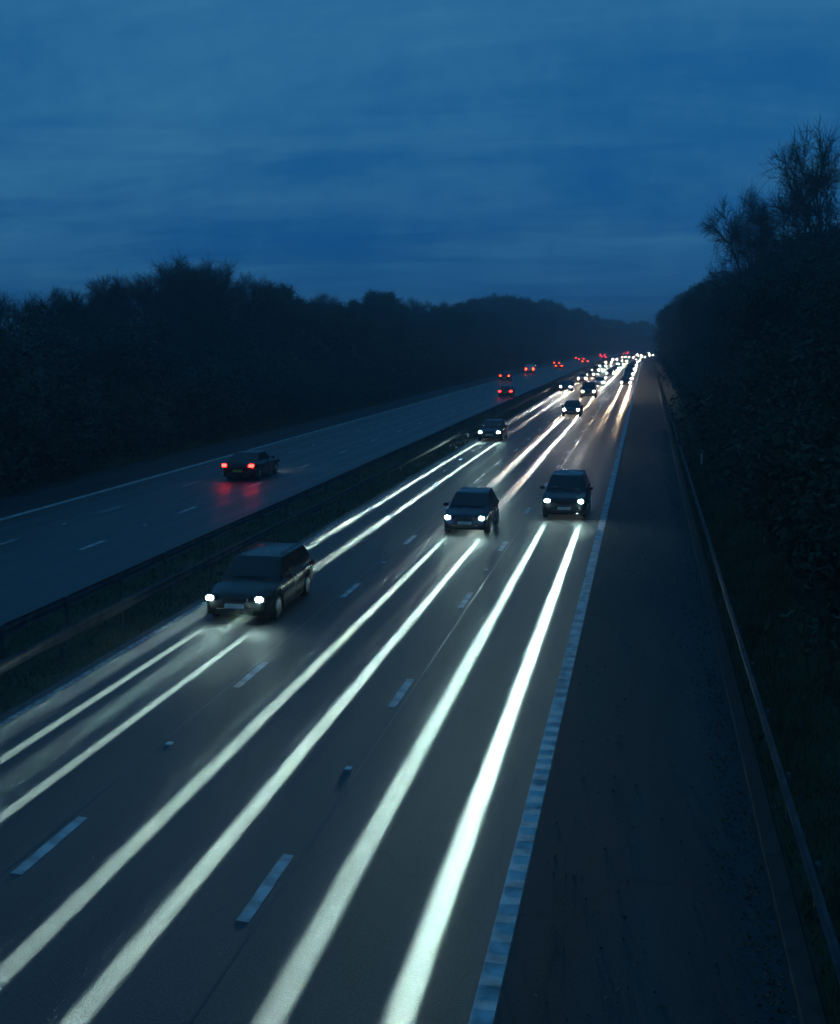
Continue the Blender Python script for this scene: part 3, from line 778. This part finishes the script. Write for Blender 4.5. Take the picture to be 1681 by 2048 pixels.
# the hump of taller bare trees on the left skyline
def y_for_px(x, px):
    lo, hi = 20.0, 800.0
    for _ in range(50):
        mid = (lo + hi) / 2
        if proj_px(x, mid)[0] < px: lo = mid
        else: hi = mid
    return lo
for i, (px_, yt) in enumerate(((175, 572), (212, 552), (250, 542), (292, 538), (330, 530), (366, 522), (402, 506), (436, 524), (470, 543), (505, 560), (560, 570), (645, 580))):
    x = -46 - (i % 3) * 1.5; Y = y_for_px(x, px_); px, zc = proj_px(x, Y)
    plant(BARE, i, x, Y, CAM_H + (677 - yt) / F_PX * zc - ground_z(x, Y), 'tallest bare tree on the left skyline, standing just above its neighbours' if yt == 506 else 'bare tree in the tall hump of the left skyline', 'tree', gl if yt == 506 else 'bare trees in the tall hump of the left skyline', rnd, .85)
# left scrub
Y = 22; k = 0
while Y < 760:
    for xr in (-33.0, -37.8):
        plant(SHR, k, xr + rnd.uniform(-.7, .7), Y + rnd.uniform(-1, 1), rnd.uniform(3.6, 5.6) + (1.5 if xr < -35 else 0), 'dark scrub bush at the foot of the wood beyond the far carriageway', 'bush', 'scrub bushes along the far verge', rnd, 1.25)
        k += 1
    Y += 4.6 + .012 * Y
# right wood
for row, (x0, frac) in enumerate(((9.0, .92), (14.5, 1.0))):
    Y = 34 + row * 3; k = 0
    while Y < 620:
        x = x0 + rnd.uniform(-1.0, 1.0); px, zc = proj_px(x, Y)
        ytop = interp(px, SKY_R)
        h = (CAM_H + (677 - ytop) / F_PX * zc - ground_z(x, Y)) * frac * rnd.uniform(.9, 1.04)
        h = max(7, min(h, 22))
        plant(IVY, k + row, x, Y, h, 'ivy-covered tree in the dark belt right of the hard shoulder', 'tree', 'ivy-covered trees of the belt on the right', rnd, 1.0)
        Y += (5.2 + .012 * Y) * rnd.uniform(.85, 1.15); k += 1
for i, (x, Y, yt, lab) in enumerate(((11.2, 126, 410, 'shortest bare tree above the right-hand belt, leftmost of the group'),
                       (12.0, 114, 355, 'bare tree second from the left, its fine twigs fanned against the sky'),
                       (11.6, 97, 315, 'bare tree third from the left, rising high above the right-hand belt'),
                       (13.4, 88, 250, 'highest bare tree above the right-hand belt, near the right edge'),
                       (17.0, 86, 300, 'rightmost bare tree of the tall group above the belt'))):
    px, zc = proj_px(x, Y)
    plant(BARE, i + 1, x, Y, CAM_H + (677 - yt) / F_PX * zc - ground_z(x, Y), lab, 'tree', 'tall bare trees above the belt on the right', rnd, .68)
Y = 24; k = 0
while Y < 620:
    for xr in (6.4, 9.6):
        plant(SHR, k, xr + rnd.uniform(-.5, .5), Y + rnd.uniform(-1, 1), rnd.uniform(3.2, 4.6) + (2.0 if xr > 8 else 0), 'dark bush on the bank right of the hard shoulder', 'bush', 'bushes along the right verge', rnd, 1.1)
        k += 1
    Y += 4.2 + .014 * Y

# ------------------------------------------------------------------ grass on verges
def grass(name, x0, x1, y0, y1, count, hmin, hmax, seed, label):
    g = np.random.default_rng(seed)
    X = g.uniform(x0, x1, count); u = g.random(count); Yv = y0 + (y1 - y0) * u ** 1.7
    clump = np.sin(X * 2.3 + Yv * .9) * np.sin(X * .8 - Yv * 1.7)
    h = g.uniform(hmin, hmax, count) * (1 + .45 * clump)
    a = g.uniform(0, 2 * np.pi, count); w = g.uniform(.006, .014, count) * (1 + Yv / 40)
    lx, ly = g.normal(0, .35, count) * h, g.normal(0, .35, count) * h
    Z = np.array([ground_z(x, y) for x, y in zip(X, Yv)]) - .02
    P = np.empty((count, 3, 3), dtype=np.float32)
    P[:, 0] = np.stack([X - w * np.cos(a), Yv - w * np.sin(a), Z], 1)
    P[:, 1] = np.stack([X + w * np.cos(a), Yv + w * np.sin(a), Z], 1)
    P[:, 2] = np.stack([X + lx, Yv + ly, Z + h], 1)
    me = bpy.data.meshes.new(name)
    me.vertices.add(count * 3); me.vertices.foreach_set('co', P.ravel())
    me.loops.add(count * 3); me.loops.foreach_set('vertex_index', np.arange(count * 3, dtype=np.int32))
    me.polygons.add(count); me.polygons.foreach_set('loop_start', np.arange(0, count * 3, 3, dtype=np.int32)); me.polygons.foreach_set('loop_total', np.full(count, 3, dtype=np.int32))
    me.update(calc_edges=True); me.materials.append(M['grass'])
    o = bpy.data.objects.new(name, me); COL.objects.link(o)
    tag(o, label, 'grass', None, 'stuff'); return o
lr = random.Random(8); LM = MB()
for _ in range(5200):
    x = 1.72 - abs(lr.gauss(0, .34)) if lr.random() < .8 else lr.uniform(-1.3, 1.7)
    if x < -1.4: continue
    LM.leaf(Vector((x, 9 + 90 * lr.random() ** 1.6, interp_z(x) + .012)), lr.uniform(.018, .045), lr)
tag(mesh_obj('leaf_litter', LM.v, LM.f, noise_mat('dead_leaf', (.06, .04, .02), (.16, .11, .06), 2.0, .8)), 'dead leaves and grit gathered along the edge of the hard shoulder', 'leaf litter', None, 'stuff')
grass('verge_grass', 2.1, 9.0, 8, 110, 110000, .12, .38, 1, 'rough grass on the dark verge right of the hard shoulder')
grass('verge_grass', -34.0, -29.8, 45, 240, 45000, .15, .45, 2, 'rough grass on the verge beyond the far carriageway')
grass('reserve_grass', -15.7, -12.5, 8, 200, 40000, .06, .22, 3, 'short weeds between the two central crash barriers')

# ------------------------------------------------------------------ thin scattering volume, added to lift the darks and make the lamps glow
bm = bmesh.new(); bmesh.ops.create_cube(bm, size=1)
for q in bm.verts: q.co = Vector((q.co.x * 3400, q.co.y * 3600 + 1300, (q.co.z + .5) * 42 - 4))
mh = bpy.data.materials.new('added_mist'); mh.use_nodes = True; mh.node_tree.nodes.clear()
vo = mh.node_tree.nodes.new('ShaderNodeVolumePrincipled'); oo = mh.node_tree.nodes.new('ShaderNodeOutputMaterial')
vo.inputs['Color'].default_value = (0.68, 0.88, 1.0, 1); vo.inputs['Density'].default_value = 0.0012; vo.inputs['Anisotropy'].default_value = 0.5
mh.node_tree.links.new(vo.outputs[0], oo.inputs['Volume'])
added_haze = bm_obj('added_haze', bm, mh); added_haze['kind'] = 'stuff'
